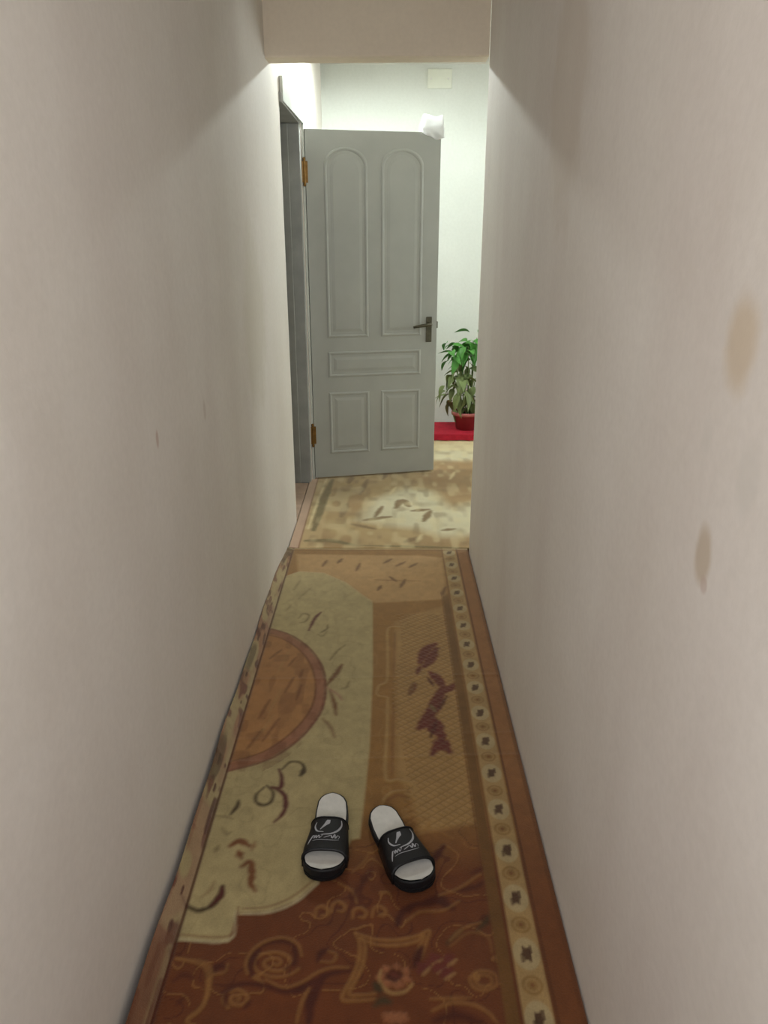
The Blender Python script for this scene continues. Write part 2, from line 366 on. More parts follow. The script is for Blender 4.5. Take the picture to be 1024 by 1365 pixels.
RUG_STROKES=[
('P','lightgold',0.012,0,[(0.032,2.685),(0.087,2.735),(0.229,2.815),(0.241,2.566),(0.232,1.583),(0.086,1.551),(0.067,1.695),(0.026,1.772)]),
('P','cream',0.004,1,[(-0.461,3.104),(-0.4,3.161),(-0.288,3.145),(-0.181,3.043),(-0.097,2.91),(-0.061,2.861),(-0.05,2.301),(-0.052,1.889),(-0.06,1.695),(-0.069,1.529),(-0.091,1.524),(-0.112,1.455),(-0.164,1.388),(-0.21,1.336),(-0.266,1.307),(-0.341,1.301),(-0.345,1.227),(-0.518,1.23),(-0.51,1.453),(-0.517,2.451)]),
('P','goldtop',0.01,0,[(-0.439,3.359),(0.157,3.344),(0.264,3.317),(0.253,2.883),(-0.051,2.847),(-0.097,2.91),(-0.181,3.043),(-0.288,3.145),(-0.407,3.161)]),
('P','rim',0.004,1,[(-0.637,2.632),(-0.491,2.645),(-0.389,2.586),(-0.305,2.496),(-0.244,2.379),(-0.212,2.244),(-0.209,2.111),(-0.232,2.014),(-0.278,1.917),(-0.352,1.833),(-0.449,1.786),(-0.609,1.753)]),
('P','medal',0.004,0,[(-0.629,2.591),(-0.485,2.603),(-0.402,2.551),(-0.324,2.463),(-0.268,2.349),(-0.242,2.234),(-0.24,2.128),(-0.261,2.038),(-0.304,1.946),(-0.371,1.867),(-0.456,1.822),(-0.617,1.785)]),
('L','redrim',0.01,0,0.9,[(-0.506,2.645),(-0.389,2.586),(-0.305,2.496),(-0.244,2.379),(-0.212,2.244),(-0.209,2.111),(-0.232,2.014),(-0.278,1.917),(-0.352,1.833),(-0.453,1.786)]),
('L','rustdark',0.006,0,0.9,[(-0.497,2.586),(-0.402,2.546),(-0.323,2.458),(-0.271,2.349),(-0.245,2.234),(-0.243,2.128),(-0.263,2.038),(-0.305,1.949),(-0.371,1.87),(-0.461,1.825)]),
('L','rustdark',0.012,0,0.6,[(-0.426,2.399),(-0.393,2.463)]),
('L','rustdark',0.012,0,0.6,[(-0.352,2.349),(-0.332,2.41)]),
('L','rustdark',0.012,0,0.6,[(-0.344,2.184),(-0.324,2.276)]),
('L','rustdark',0.012,0,0.6,[(-0.301,2.141),(-0.293,2.229)]),
('L','rustdark',0.012,0,0.6,[(-0.409,2.037),(-0.388,2.14)]),
('L','rustdark',0.012,0,0.6,[(-0.379,1.923),(-0.344,2.037)]),
('L','rustdark',0.012,0,0.6,[(-0.419,1.887),(-0.388,1.979)]),
('L','rustdark',0.012,0,0.6,[(-0.303,2.276),(-0.298,2.324)]),
('L','lightgold',0.007,0,0.5,[(-0.385,2.3),(-0.364,2.452)]),
('L','lightgold',0.007,0,0.5,[(-0.379,2.077),(-0.36,2.206)]),
('L','lightgold',0.007,0,0.5,[(-0.402,1.923),(-0.364,2.057)]),
('L','plum',0.016,0,0.9,[(-0.305,2.61),(-0.29,2.708),(-0.27,2.759)]),
('L','olive',0.012,0,0.7,[(-0.356,2.708),(-0.342,2.746),(-0.317,2.733),(-0.324,2.683),(-0.346,2.67)]),
('L','olive',0.012,0,0.8,[(-0.256,2.593),(-0.235,2.622),(-0.235,2.653)]),
('L','olive',0.01,0,0.5,[(-0.267,2.575),(-0.248,2.564),(-0.234,2.599)]),
('L','olive',0.014,0,0.5,[(-0.405,2.966),(-0.388,3.057)]),
('L','olive',0.014,0,0.35,[(-0.376,2.88),(-0.329,2.996)]),
('L','olive',0.012,0,0.5,[(-0.41,2.778),(-0.401,2.825)]),
('L','brownsoft',0.022,0,0.8,[(-0.206,2.23),(-0.179,2.301),(-0.162,2.36)]),
('L','brownsoft',0.02,0,0.7,[(-0.193,2.198),(-0.173,2.12),(-0.164,2.058)]),
('L','olive',0.014,0,0.6,[(-0.207,2.39),(-0.184,2.453),(-0.158,2.496)]),
('L','olive',0.014,0,0.6,[(-0.156,2.207),(-0.138,2.217),(-0.13,2.253)]),
('L','brownsoft',0.018,0,0.5,[(-0.206,2.038),(-0.179,1.999),(-0.161,1.943)]),
('L','rosy',0.016,0,0.6,[(-0.205,2.216),(-0.166,2.172),(-0.149,2.141)]),
('L','olivedark',0.012,0,0.9,[(-0.343,1.717),(-0.359,1.687),(-0.354,1.658),(-0.332,1.647),(-0.314,1.664),(-0.315,1.699),(-0.336,1.724)]),
('L','plum',0.015,0,0.9,[(-0.322,1.718),(-0.3,1.706),(-0.28,1.682),(-0.273,1.641),(-0.28,1.608),(-0.295,1.586)]),
('L','plum',0.014,0,0.9,[(-0.318,1.718),(-0.297,1.718),(-0.298,1.755),(-0.311,1.793)]),
('L','olivedark',0.01,0,0.9,[(-0.303,1.793),(-0.281,1.826),(-0.249,1.82),(-0.237,1.787),(-0.248,1.768)]),
('L','olivedark',0.016,0,0.9,[(-0.244,1.768),(-0.239,1.8)]),
('L','olivedark',0.014,0,0.9,[(-0.415,1.613),(-0.404,1.641),(-0.404,1.664)]),
('L','olive',0.008,0,0.6,[(-0.45,1.607),(-0.421,1.602),(-0.408,1.596)]),
('L','rustsoft',0.022,0,0.8,[(-0.394,1.502),(-0.374,1.518),(-0.348,1.503)]),
('L','rustsoft',0.022,0,0.7,[(-0.371,1.483),(-0.36,1.463)]),
('L','rustsoft',0.02,0,0.8,[(-0.355,1.435),(-0.335,1.449),(-0.325,1.412),(-0.324,1.385),(-0.31,1.364)]),
('L','rustsoft',0.016,0,0.5,[(-0.335,1.515),(-0.338,1.49)]),
('L','olive',0.012,0,0.5,[(-0.429,1.564),(-0.413,1.543),(-0.402,1.548)]),
('L','olivedark',0.014,0,0.9,[(-0.479,1.333),(-0.435,1.308),(-0.406,1.317),(-0.389,1.346),(-0.389,1.376)]),
('L','maroon',0.018,0,0.8,[(-0.403,1.321),(-0.387,1.35),(-0.388,1.372)]),
('L','brownsoft',0.012,0,0.4,[(-0.43,1.346),(-0.416,1.363),(-0.411,1.389)]),
('L','olive',0.016,0,0.6,[(-0.429,1.483),(-0.424,1.502)]),
('L','creamlight',0.006,1,0.9,[(-0.343,1.305),(-0.347,1.231),(-0.476,1.234)]),
('L','creamlight',0.006,1,0.9,[(-0.164,1.386),(-0.21,1.334),(-0.266,1.305),(-0.337,1.299)]),
('L','rustsoft',0.005,0,0.7,[(-0.34,1.317),(-0.345,1.242),(-0.469,1.245)]),
('L','rustsoft',0.005,0,0.7,[(-0.175,1.395),(-0.22,1.347),(-0.272,1.319),(-0.329,1.313)]),
('L','scroll',0.01,1,0.9,[(0.074,2.672),(0.058,2.636),(0.005,2.624),(0.002,2.454),(-0.0,2.263),(-0.026,2.226),(-0.035,2.181),(-0.028,2.164)]),
('L','scroll',0.01,1,0.9,[(-0.028,2.164),(-0.0,2.155),(0.002,2.129),(0.0,1.962),(-0.004,1.762),(0.03,1.75),(0.068,1.738),(0.08,1.713),(0.066,1.689),(0.052,1.695)]),
('L','scroll',0.008,1,0.9,[(0.052,1.707),(0.017,1.701),(-0.008,1.671),(-0.016,1.626)]),
('L','rustsoft',0.01,0,0.6,[(0.004,1.671),(0.029,1.689),(0.05,1.683)]),
('L','rustsoft',0.008,0,0.5,[(0.029,2.594),(0.023,2.278)]),
('L','rustsoft',0.008,0,0.5,[(0.022,2.121),(0.015,1.772)]),
('L','maroonfl',0.034,0,0.72,[(0.119,2.376),(0.144,2.465),(0.18,2.509)]),
('L','maroonfl',0.034,0,0.72,[(0.134,2.351),(0.158,2.402),(0.184,2.476)]),
('L','maroonfl',0.03,0,0.72,[(0.153,2.312),(0.172,2.274),(0.18,2.236)]),
('L','maroonfl',0.022,0,0.72,[(0.178,2.283),(0.195,2.227)]),
('L','maroonfl',0.026,0,0.72,[(0.182,2.191),(0.209,2.209),(0.231,2.237)]),
('L','maroonfl',0.03,0,0.72,[(0.189,2.218),(0.17,2.156),(0.143,2.113)]),
('L','maroonfl',0.034,0,0.72,[(0.109,2.016),(0.14,2.072),(0.179,2.139)]),
('L','maroonfl',0.036,0,0.72,[(0.103,1.993),(0.132,2.008),(0.153,1.963)]),
('L','maroonfl',0.034,0,0.72,[(0.135,2.055),(0.156,2.008),(0.169,1.926)]),
('L','maroonfl',0.03,0,0.72,[(0.146,1.919),(0.172,1.904),(0.188,1.876)]),
('L','maroonfl',0.024,0,0.72,[(0.134,1.862),(0.155,1.911),(0.176,1.955)]),
('L','maroonfl',0.02,0,0.72,[(0.081,2.186),(0.095,2.236)]),
('L','maroonfl',0.016,0,0.72,[(0.105,2.302),(0.118,2.351)]),
('L','maroonfl',0.02,0,0.72,[(0.167,1.89),(0.185,1.926)]),
('L','maroon',0.014,0,0.8,[(0.141,2.278),(0.159,2.227)]),
('L','maroon',0.012,0,0.8,[(0.2,2.165),(0.171,2.096)]),
('L','maroon',0.016,0,0.8,[(0.157,2.032),(0.134,1.944)]),
('L','brownsoft',0.02,0,0.8,[(0.075,2.173),(0.093,2.245)]),
('L','olive',0.02,0,0.6,[(0.143,2.113),(0.155,2.08)]),
('L','brownsoft',0.022,0,0.7,[(-0.015,3.255),(0.02,3.307)]),
('L','brownsoft',0.022,0,0.7,[(0.041,3.221),(0.084,3.272)]),
('L','brownsoft',0.022,0,0.7,[(-0.142,3.17),(-0.128,3.254)]),
('L','brownsoft',0.022,0,0.7,[(0.058,2.998),(0.079,3.075)]),
('L','brownsoft',0.022,0,0.7,[(-0.04,2.968),(-0.027,3.013)]),
('L','brownsoft',0.022,0,0.7,[(0.237,2.926),(0.255,2.999)]),
('L','brownsoft',0.022,0,0.7,[(-0.234,3.254),(-0.215,3.306)]),
('L','brownsoft',0.022,0,0.7,[(0.1,3.204),(0.14,3.255)]),
('L','brownsoft',0.022,0,0.7,[(-0.301,3.219),(-0.286,3.288)]),
('L','brownsoft',0.022,0,0.7,[(0.012,3.106),(0.039,3.059)]),
('L','rustsoft',0.01,0,0.6,[(-0.055,3.074),(0.146,3.06)]),
('L','scroll2',0.006,1,0.8,[(-0.185,1.163),(-0.194,1.155),(-0.207,1.148),(-0.222,1.145),(-0.237,1.145),(-0.252,1.149),(-0.265,1.154),(-0.275,1.162),(-0.28,1.172),(-0.28,1.181),(-0.277,1.189),(-0.269,1.196),(-0.258,1.201),(-0.245,1.203),(-0.233,1.202),(-0.221,1.198),(-0.212,1.193),(-0.205,1.186),(-0.203,1.179),(-0.204,1.172),(-0.208,1.166),(-0.214,1.162),(-0.223,1.159),(-0.232,1.159),(-0.241,1.16),(-0.248,1.163),(-0.254,1.167),(-0.258,1.171),(-0.259,1.176),(-0.258,1.181),(-0.254,1.184),(-0.249,1.187),(-0.244,1.188),(-0.238,1.188),(-0.232,1.187),(-0.228,1.185),(-0.226,1.182),(-0.224,1.179),(-0.225,1.177),(-0.226,1.174),(-0.228,1.173),(-0.231,1.172),(-0.234,1.172),(-0.236,1.173),(-0.238,1.174),(-0.238,1.175)]),
('L','maroonb',0.018,0,0.9,[(-0.281,1.149),(-0.288,1.173),(-0.285,1.194),(-0.275,1.209)]),
('L','maroonb',0.014,0,0.9,[(-0.267,1.22),(-0.236,1.231),(-0.208,1.224),(-0.196,1.202),(-0.196,1.177),(-0.211,1.163)]),
('L','scroll2',0.006,1,0.7,[(-0.291,1.152),(-0.298,1.176),(-0.29,1.205),(-0.268,1.227),(-0.23,1.239),(-0.195,1.224),(-0.182,1.195)]),
('L','maroonb',0.012,0,0.9,[(-0.335,1.109),(-0.314,1.125),(-0.278,1.129),(-0.236,1.122),(-0.214,1.116)]),
('L','maroonb',0.016,0,0.9,[(-0.236,1.122),(-0.21,1.113),(-0.183,1.116),(-0.154,1.133),(-0.118,1.153),(-0.078,1.16)]),
('L','scroll2',0.005,1,0.7,[(-0.251,1.139),(-0.212,1.122),(-0.176,1.133),(-0.144,1.156),(-0.113,1.167),(-0.081,1.167)]),
('L','maroonb',0.024,0,0.9,[(-0.133,1.143),(-0.146,1.116),(-0.153,1.084),(-0.152,1.049)]),
('L','scroll2',0.006,1,0.7,[(-0.159,1.119),(-0.171,1.087),(-0.176,1.049)]),
('L','scroll2',0.006,1,0.8,[(-0.316,1.077),(-0.325,1.084),(-0.33,1.092),(-0.33,1.101),(-0.326,1.108),(-0.319,1.113),(-0.31,1.115),(-0.301,1.115),(-0.292,1.111),(-0.286,1.106),(-0.282,1.099),(-0.282,1.093),(-0.285,1.088),(-0.29,1.084),(-0.297,1.083),(-0.303,1.084),(-0.309,1.086),(-0.313,1.09),(-0.315,1.094),(-0.315,1.098),(-0.313,1.101),(-0.31,1.103),(-0.306,1.103),(-0.302,1.103),(-0.299,1.101),(-0.297,1.099),(-0.297,1.097),(-0.297,1.095),(-0.299,1.094),(-0.3,1.094)]),
('L','maroonb',0.012,0,0.8,[(-0.324,1.083),(-0.326,1.109),(-0.313,1.122)]),
('L','maroonb',0.01,0,0.9,[(-0.284,1.077),(-0.275,1.09)]),
('L','maroonb',0.018,0,0.9,[(-0.37,1.142),(-0.365,1.159),(-0.351,1.169),(-0.338,1.166)]),
('L','scroll2',0.005,1,0.6,[(-0.371,1.132),(-0.362,1.148),(-0.339,1.155),(-0.336,1.173)]),
('L','scroll2',0.005,1,0.6,[(-0.447,1.186),(-0.377,1.173),(-0.363,1.122),(-0.368,1.077),(-0.389,1.052)]),
('L','scroll2',0.005,1,0.6,[(-0.447,1.186),(-0.382,1.17),(-0.365,1.122),(-0.368,1.079),(-0.389,1.055)]),
('L','scroll2',0.005,1,0.6,[(-0.447,1.186),(-0.386,1.167),(-0.368,1.122),(-0.369,1.082),(-0.39,1.058)]),
('L','maroonb',0.014,0,0.6,[(-0.44,1.135),(-0.425,1.148),(-0.401,1.142)]),
('L','maroonb',0.01,0,0.7,[(-0.42,1.083),(-0.412,1.096)]),
('L','maroonb',0.016,0,0.9,[(-0.146,1.184),(-0.141,1.202),(-0.129,1.209)]),
('L','scroll2',0.006,1,0.6,[(-0.139,1.181),(-0.114,1.181),(-0.109,1.199),(-0.125,1.206)]),
('L','scroll2',0.007,1,0.7,[(-0.077,1.29),(-0.075,1.31),(-0.061,1.318),(-0.047,1.306),(-0.052,1.292),(-0.062,1.294)]),
('L','maroonb',0.008,0,0.7,[(-0.057,1.304),(-0.066,1.298)]),
('L','scroll2',0.007,1,0.7,[(-0.033,1.294),(-0.03,1.314),(-0.017,1.323),(-0.003,1.31),(-0.008,1.296),(-0.018,1.298)]),
('L','maroonb',0.008,0,0.7,[(-0.013,1.308),(-0.021,1.302)]),
('L','scroll2',0.007,1,0.7,[(-0.126,1.306),(-0.124,1.326),(-0.111,1.335),(-0.096,1.322),(-0.1,1.308),(-0.111,1.31)]),
('L','maroonb',0.008,0,0.7,[(-0.106,1.32),(-0.114,1.314)]),
('L','scroll2',0.007,1,0.7,[(-0.162,1.293),(-0.161,1.314),(-0.148,1.322),(-0.133,1.31),(-0.137,1.296),(-0.147,1.298)]),
('L','maroonb',0.008,0,0.7,[(-0.143,1.308),(-0.151,1.302)]),
('L','scroll2',0.006,1,0.6,[(-0.114,1.386),(-0.081,1.365),(-0.069,1.331)]),
('L','scroll2',0.006,1,0.6,[(-0.083,1.42),(-0.055,1.455),(-0.044,1.484)]),
('L','maroonb',0.022,0,0.5,[(-0.08,1.343),(-0.05,1.404),(-0.036,1.432)]),
('L','scroll2',0.007,1,0.85,[(-0.069,1.251),(-0.026,1.236),(0.024,1.234),(0.067,1.244),(0.094,1.257),(0.084,1.221),(0.074,1.189)]),
('L','scroll2',0.007,1,0.85,[(-0.069,1.251),(-0.058,1.221),(-0.06,1.181),(-0.071,1.146),(-0.09,1.099),(-0.06,1.094),(-0.023,1.097)]),
('L','scroll2',0.007,1,0.85,[(-0.057,1.238),(-0.025,1.223),(0.024,1.221),(0.066,1.231),(0.082,1.244),(0.073,1.221),(0.063,1.189)]),
('L','scroll2',0.007,1,0.85,[(-0.057,1.238),(-0.047,1.221),(-0.049,1.181),(-0.06,1.147),(-0.076,1.11),(-0.06,1.105),(-0.024,1.109)]),
('L','flower',0.022,1,0.8,[(0.034,1.143),(0.046,1.139)]),
('L','flower',0.022,1,0.8,[(0.014,1.13),(0.031,1.129)]),
('L','flower',0.022,1,0.8,[(-0.008,1.131),(0.008,1.133)]),
('L','flower',0.022,1,0.8,[(-0.017,1.145),(-0.005,1.149)]),
('L','flower',0.022,1,0.8,[(-0.005,1.162),(0.002,1.165)]),
('L','flower',0.022,1,0.8,[(0.019,1.169),(0.023,1.169)]),
('L','flower',0.022,1,0.8,[(0.036,1.16),(0.043,1.157)]),
('L','scroll',0.006,1,0.9,[(-0.012,1.16),(-0.015,1.14),(-0.005,1.12),(0.013,1.11),(0.038,1.114),(0.053,1.13)]),
('L','maroonb',0.03,0,0.9,[(0.006,1.147),(0.024,1.15)]),
('L','redrim',0.014,0,0.7,[(0.01,1.154),(0.023,1.147)]),
('L','maroonb',0.02,0,0.9,[(0.058,1.171),(0.068,1.196),(0.076,1.214)]),
('L','olivedark',0.02,0,0.9,[(-0.024,1.13),(-0.014,1.117)]),
('L','olivedark',0.022,0,0.7,[(-0.023,1.085),(-0.008,1.094),(0.007,1.091)]),
('L','maroonfl',0.024,0,0.7,[(0.07,1.161),(0.083,1.175)]),
('L','scroll',0.006,1,0.7,[(0.076,1.151),(0.093,1.168)]),
('L','maroonfl',0.024,0,0.7,[(0.093,1.185),(0.11,1.193)]),
('L','scroll',0.006,1,0.7,[(0.099,1.175),(0.119,1.185)]),
('L','maroonfl',0.024,0,0.7,[(0.102,1.164),(0.118,1.171)]),
('L','scroll',0.006,1,0.7,[(0.108,1.154),(0.127,1.165)]),
('L','maroonfl',0.024,0,0.7,[(0.125,1.182),(0.139,1.193)]),
('L','scroll',0.006,1,0.7,[(0.131,1.171),(0.148,1.186)]),
('L','maroonfl',0.024,0,0.7,[(0.117,1.151),(0.133,1.161)]),
('L','scroll',0.006,1,0.7,[(0.122,1.141),(0.142,1.154)]),
('L','olivedark',0.012,0,0.7,[(0.132,1.225),(0.149,1.244),(0.167,1.26)]),
('L','olivedark',0.014,0,0.7,[(0.201,1.26),(0.224,1.283),(0.236,1.303)]),
('L','scroll2',0.006,1,0.6,[(0.139,1.233),(0.171,1.263),(0.21,1.279)]),
('L','maroonb',0.02,0,0.9,[(0.024,1.271),(0.031,1.298),(0.052,1.319),(0.077,1.331)]),
('L','maroonb',0.03,0,0.8,[(0.077,1.327),(0.119,1.34),(0.149,1.319)]),
('L','scroll2',0.006,1,0.6,[(0.041,1.279),(0.076,1.307),(0.128,1.311),(0.167,1.336)]),
('L','maroonb',0.022,0,0.8,[(0.092,1.428),(0.119,1.466),(0.144,1.505)]),
('L','maroonb',0.016,0,0.7,[(0.159,1.366),(0.203,1.375),(0.237,1.397)]),
('L','scroll2',0.006,1,0.7,[(0.123,1.353),(0.171,1.374),(0.225,1.415)]),
('L','maroonb',0.016,0,0.6,[(0.207,1.419),(0.242,1.438)]),
('L','scroll2',0.006,1,0.7,[(0.057,1.582),(0.088,1.604),(0.111,1.588),(0.098,1.561),(0.07,1.556)]),
('L','scroll2',0.006,1,0.5,[(0.078,1.54),(0.125,1.556),(0.169,1.53)]),
('L','scroll2',0.006,1,0.7,[(0.229,1.138),(0.226,1.129),(0.218,1.122),(0.207,1.117),(0.196,1.116),(0.185,1.119),(0.177,1.125),(0.173,1.133),(0.174,1.142),(0.18,1.15),(0.189,1.157),(0.201,1.16),(0.212,1.159),(0.222,1.154),(0.228,1.147),(0.229,1.138)]),
('L','scroll2',0.006,1,0.7,[(0.218,1.138),(0.216,1.132),(0.211,1.128),(0.205,1.125),(0.198,1.125),(0.192,1.126),(0.187,1.13),(0.184,1.135),(0.185,1.14),(0.188,1.145),(0.194,1.149),(0.201,1.151),(0.208,1.15),(0.214,1.147),(0.217,1.143),(0.218,1.138)]),
('L','scroll2',0.005,1,0.4,[(0.138,1.218),(0.182,1.252),(0.222,1.241),(0.227,1.204)]),
('L','scroll2',0.006,1,0.7,[(0.091,1.073),(0.128,1.089),(0.172,1.086),(0.201,1.07),(0.216,1.05)]),
('L','scroll2',0.006,1,0.6,[(0.089,1.098),(0.168,1.1)]),
('L','maroonb',0.03,0,0.5,[(0.095,1.054),(0.14,1.064),(0.183,1.05)]),
('L','flower',0.026,1,0.7,[(-0.001,1.063),(0.007,1.057)]),
('L','flower',0.026,1,0.7,[(0.007,1.056),(0.014,1.057)]),
('L','flower',0.026,1,0.7,[(0.014,1.063),(0.022,1.057)]),
('L','flower',0.026,1,0.7,[(0.022,1.056),(0.029,1.057)]),
('L','flower',0.026,1,0.7,[(0.029,1.063),(0.036,1.057)])]
HALL_STROKES=[
('P','hcream',0.05,0,[(-0.156,3.829),(-0.08,4.148),(0.108,4.398),(0.277,4.313),(0.354,4.022),(0.538,4.151),(0.573,3.765),(0.476,3.615),(0.282,3.594),(0.156,3.698),(0.014,3.74)]),
('P','hcream',0.05,0,[(0.284,4.987),(0.348,5.378),(0.693,5.508),(0.741,5.026),(0.527,4.952)]),
('P','hbrown',0.06,0,[(0.186,4.549),(0.31,4.897),(0.629,4.952),(0.681,4.401),(0.5,4.204),(0.363,4.15),(0.289,4.37)]),
('L','hlight',0.016,0,0.9,[(-0.383,4.577),(-0.402,4.147),(-0.415,3.695)]),
('L','holive',0.05,0,0.75,[(-0.347,4.546),(-0.368,4.147),(-0.385,3.674)]),
('L','holive',0.05,0,0.65,[(-0.41,3.53),(-0.289,3.531),(-0.173,3.482)]),
('L','holive',0.03,0,0.55,[(-0.173,3.473),(0.162,3.455),(0.412,3.437)]),
('L','hlight',0.012,0,0.8,[(-0.41,3.424),(0.406,3.381)]),
('L','hdark',0.05,0,0.55,[(-0.252,3.875),(-0.234,4.095)]),
('L','hdark',0.05,0,0.55,[(-0.24,4.471),(-0.223,4.61)]),
('L','hdark',0.06,0,0.55,[(0.049,4.021),(0.085,4.149),(0.121,4.046)]),
('L','hdark',0.05,0,0.55,[(0.14,3.972),(0.234,3.997)]),
('L','hdark',0.05,0,0.55,[(0.196,3.808),(0.241,3.973)]),
('L','hdark',0.04,0,0.55,[(-0.162,4.255),(-0.125,4.547)]),
('L','hdark',0.04,0,0.55,[(-0.031,4.548),(-0.003,4.708)]),
('L','hdark',0.05,0,0.55,[(-0.123,3.829),(0.015,3.876)]),
('L','hdark',0.04,0,0.55,[(0.288,3.677),(0.352,3.699)]),
('L','hdark',0.04,0,0.55,[(-0.185,3.762),(-0.065,3.697)]),
('L','hdark',0.05,0,0.55,[(0.089,3.513),(0.151,3.573)]),
('L','hdark',0.04,0,0.55,[(-0.067,3.876),(-0.028,4.045)]),
('L','hlight',0.03,0,0.5,[(0.149,3.513),(0.176,3.614)]),
('L','hlight',0.03,0,0.5,[(0.016,4.256),(0.053,4.398)]),
('L','hlight',0.03,0,0.5,[(0.394,4.55),(0.436,4.71)])]

# ---------------------------------------------------------------- rugs (pattern woven into the pile: one colour per tuft)
PAL = {kk: np.array(srgb(*v)[:3]) for kk, v in {
    'cream': (207, 187, 134), 'creamlight': (222, 208, 164), 'gold': (172, 124, 62), 'goldtop': (214, 170, 112), 'lightgold': (194, 152, 92),
    'rust': (120, 58, 23), 'rustdark': (118, 66, 36), 'medal': (196, 138, 80), 'rim': (176, 118, 86), 'redrim': (128, 62, 44), 'rustsoft': (138, 84, 46),
    'plum': (104, 46, 42), 'maroon': (92, 30, 26), 'maroonb': (88, 34, 20), 'maroonfl': (120, 52, 42), 'olive': (138, 120, 78), 'olivedark': (82, 64, 36),
    'brownsoft': (138, 96, 58), 'rosy': (188, 140, 112), 'scroll': (198, 158, 96), 'scroll2': (178, 128, 66), 'flower': (176, 112, 72),
    'band': (128, 88, 40), 'border': (196, 160, 104), 'motif': (82, 44, 26), 'motif2': (164, 124, 70), 'edge': (170, 116, 68), 'line': (116, 66, 34),
    'hcream': (214, 206, 172), 'hbrown': (156, 122, 78), 'hlight': (222, 206, 158), 'holive': (112, 98, 58), 'hdark': (128, 102, 66), 'htan': (178, 150, 102), 'hpink': (190, 158, 136), 'hband': (186, 158, 112),
}.items()}

def vnoise(x, y, seed):
    rs = np.random.RandomState(seed); T = rs.rand(256, 256)
    xi, yi = np.floor(x).astype(int), np.floor(y).astype(int); fx, fy = x - xi, y - yi
    fx, fy = fx * fx * (3 - 2 * fx), fy * fy * (3 - 2 * fy); g = lambda a, b: T[a % 256, b % 256]
    return (g(xi, yi) * (1 - fx) + g(xi + 1, yi) * fx) * (1 - fy) + (g(xi, yi + 1) * (1 - fx) + g(xi + 1, yi + 1) * fx) * fy

RUG_TONE = .60
class Weave:
    """colour and pile height on a grid of tufts"""
    def __init__(self, X, Y, base):
        self.X, self.Y = X, Y
        self.C = np.empty(X.shape + (3,)); self.C[:] = base; self.H = np.zeros(X.shape)
    def put(self, name, a, sel=slice(None), h=0):
        c = PAL[name] if isinstance(name, str) else name
        a = np.clip(a, 0, 1)
        self.C[sel] = self.C[sel] * (1 - a[..., None]) + c * a[..., None]
        if h: self.H[sel] = np.maximum(self.H[sel], a * h)
    def window(self, pts, pad):
        p = np.array(pts); lo, hi = p.min(0) - pad, p.max(0) + pad
        y, x = self.Y[:, 0], self.X[0]
        j0, j1 = np.searchsorted(y, [lo[1], hi[1]]); i0, i1 = np.searchsorted(x, [lo[0], hi[0]])
        return (slice(j0, j1), slice(i0, i1))
    def seg(self, sel, pts, closed):
        x, y = self.X[sel], self.Y[sel]; d = np.full(x.shape, 9.0); ins = np.zeros(x.shape, bool); tt = np.zeros(x.shape)
        P = list(pts) + ([pts[0]] if closed else []); n = len(P) - 1
        for i, ((ax, ay), (bx, by)) in enumerate(zip(P, P[1:])):
            vx, vy = bx - ax, by - ay; l = vx * vx + vy * vy + 1e-12
            t = np.clip(((x - ax) * vx + (y - ay) * vy) / l, 0, 1)
            q = np.hypot(x - ax - t * vx, y - ay - t * vy); m = q < d
            d = np.where(m, q, d); tt = np.where(m, (i + t) / n, tt)
            if closed and abs(vy) > 1e-9: ins ^= ((ay > y) != (by > y)) & (x < vx * (y - ay) / vy + ax)
        return d, ins, tt
    def poly(self, c, soft, h, pts):
        sel = self.window(pts, soft * 2)
        if self.X[sel].size == 0: return
        d, ins, _ = self.seg(sel, pts, True); s = np.where(ins, d, -d)
        self.put(c, .5 + s / (2 * soft), sel, h)
    def line(self, c, w, h, a, pts):
        if c == 'maroonfl': w *= 1.3
        q = [tuple(p) for p in smooth_line(pts)]
        sel = self.window(q, w + .01)
        if self.X[sel].size == 0: return
        d, _, t = self.seg(sel, q, False)
        hw = w * .5 * (.55 + .45 * np.sin(np.pi * np.clip(t, .02, .98))) * (.8 + .4 * vnoise(self.X[sel] * 90, self.Y[sel] * 90, 5))
        self.put(c, a * (.5 + (hw - d) / .009), sel, h)
    def run(self, strokes):
        for s in strokes:
            if s[0] == 'P': self.poly(*s[1:])
            else: self.line(*s[1:])

def grid_mesh(name, V, C, thick_edges=True):
    ny, nx = V.shape[:2]
    me = bpy.data.meshes.new(name)
    idx = np.arange(nx * ny).reshape(ny, nx)
    F = np.stack([idx[:-1, :-1], idx[:-1, 1:], idx[1:, 1:], idx[1:, :-1]], -1).reshape(-1, 4)
    verts = V.reshape(-1, 3); cols = C.reshape(-1, 3)
    # skirt down to the underside, so the rug has a real thickness
    rim = np.concatenate([idx[0, :], idx[1:, -1], idx[-1, -2::-1], idx[-2:0:-1, 0]])
    low = verts[rim].copy(); low[:, 2] -= .0065
    n0 = len(verts); m = len(rim); a = np.arange(m); b = (a + 1) % m
    SK = np.stack([rim[a], n0 + a, n0 + b, rim[b]], -1)
    verts = np.concatenate([verts, low]); cols = np.concatenate([cols, cols[rim] * .8]); F = np.concatenate([F, SK])
    me.vertices.add(len(verts)); me.vertices.foreach_set('co', verts.astype(np.float32).ravel())
    me.loops.add(F.size); me.loops.foreach_set('vertex_index', F.astype(np.int32).ravel())
    me.polygons.add(len(F)); me.polygons.foreach_set('loop_start', np.arange(0, F.size, 4, dtype=np.int32))
    me.polygons.foreach_set('loop_total', np.full(len(F), 4, np.int32)); me.update(calc_edges=True)
    at = me.color_attributes.new('pile', 'FLOAT_COLOR', 'POINT')
    at.data.foreach_set('color', np.concatenate([cols, np.ones((len(cols), 1))], 1).astype(np.float32).ravel())
    me.validate(); return me

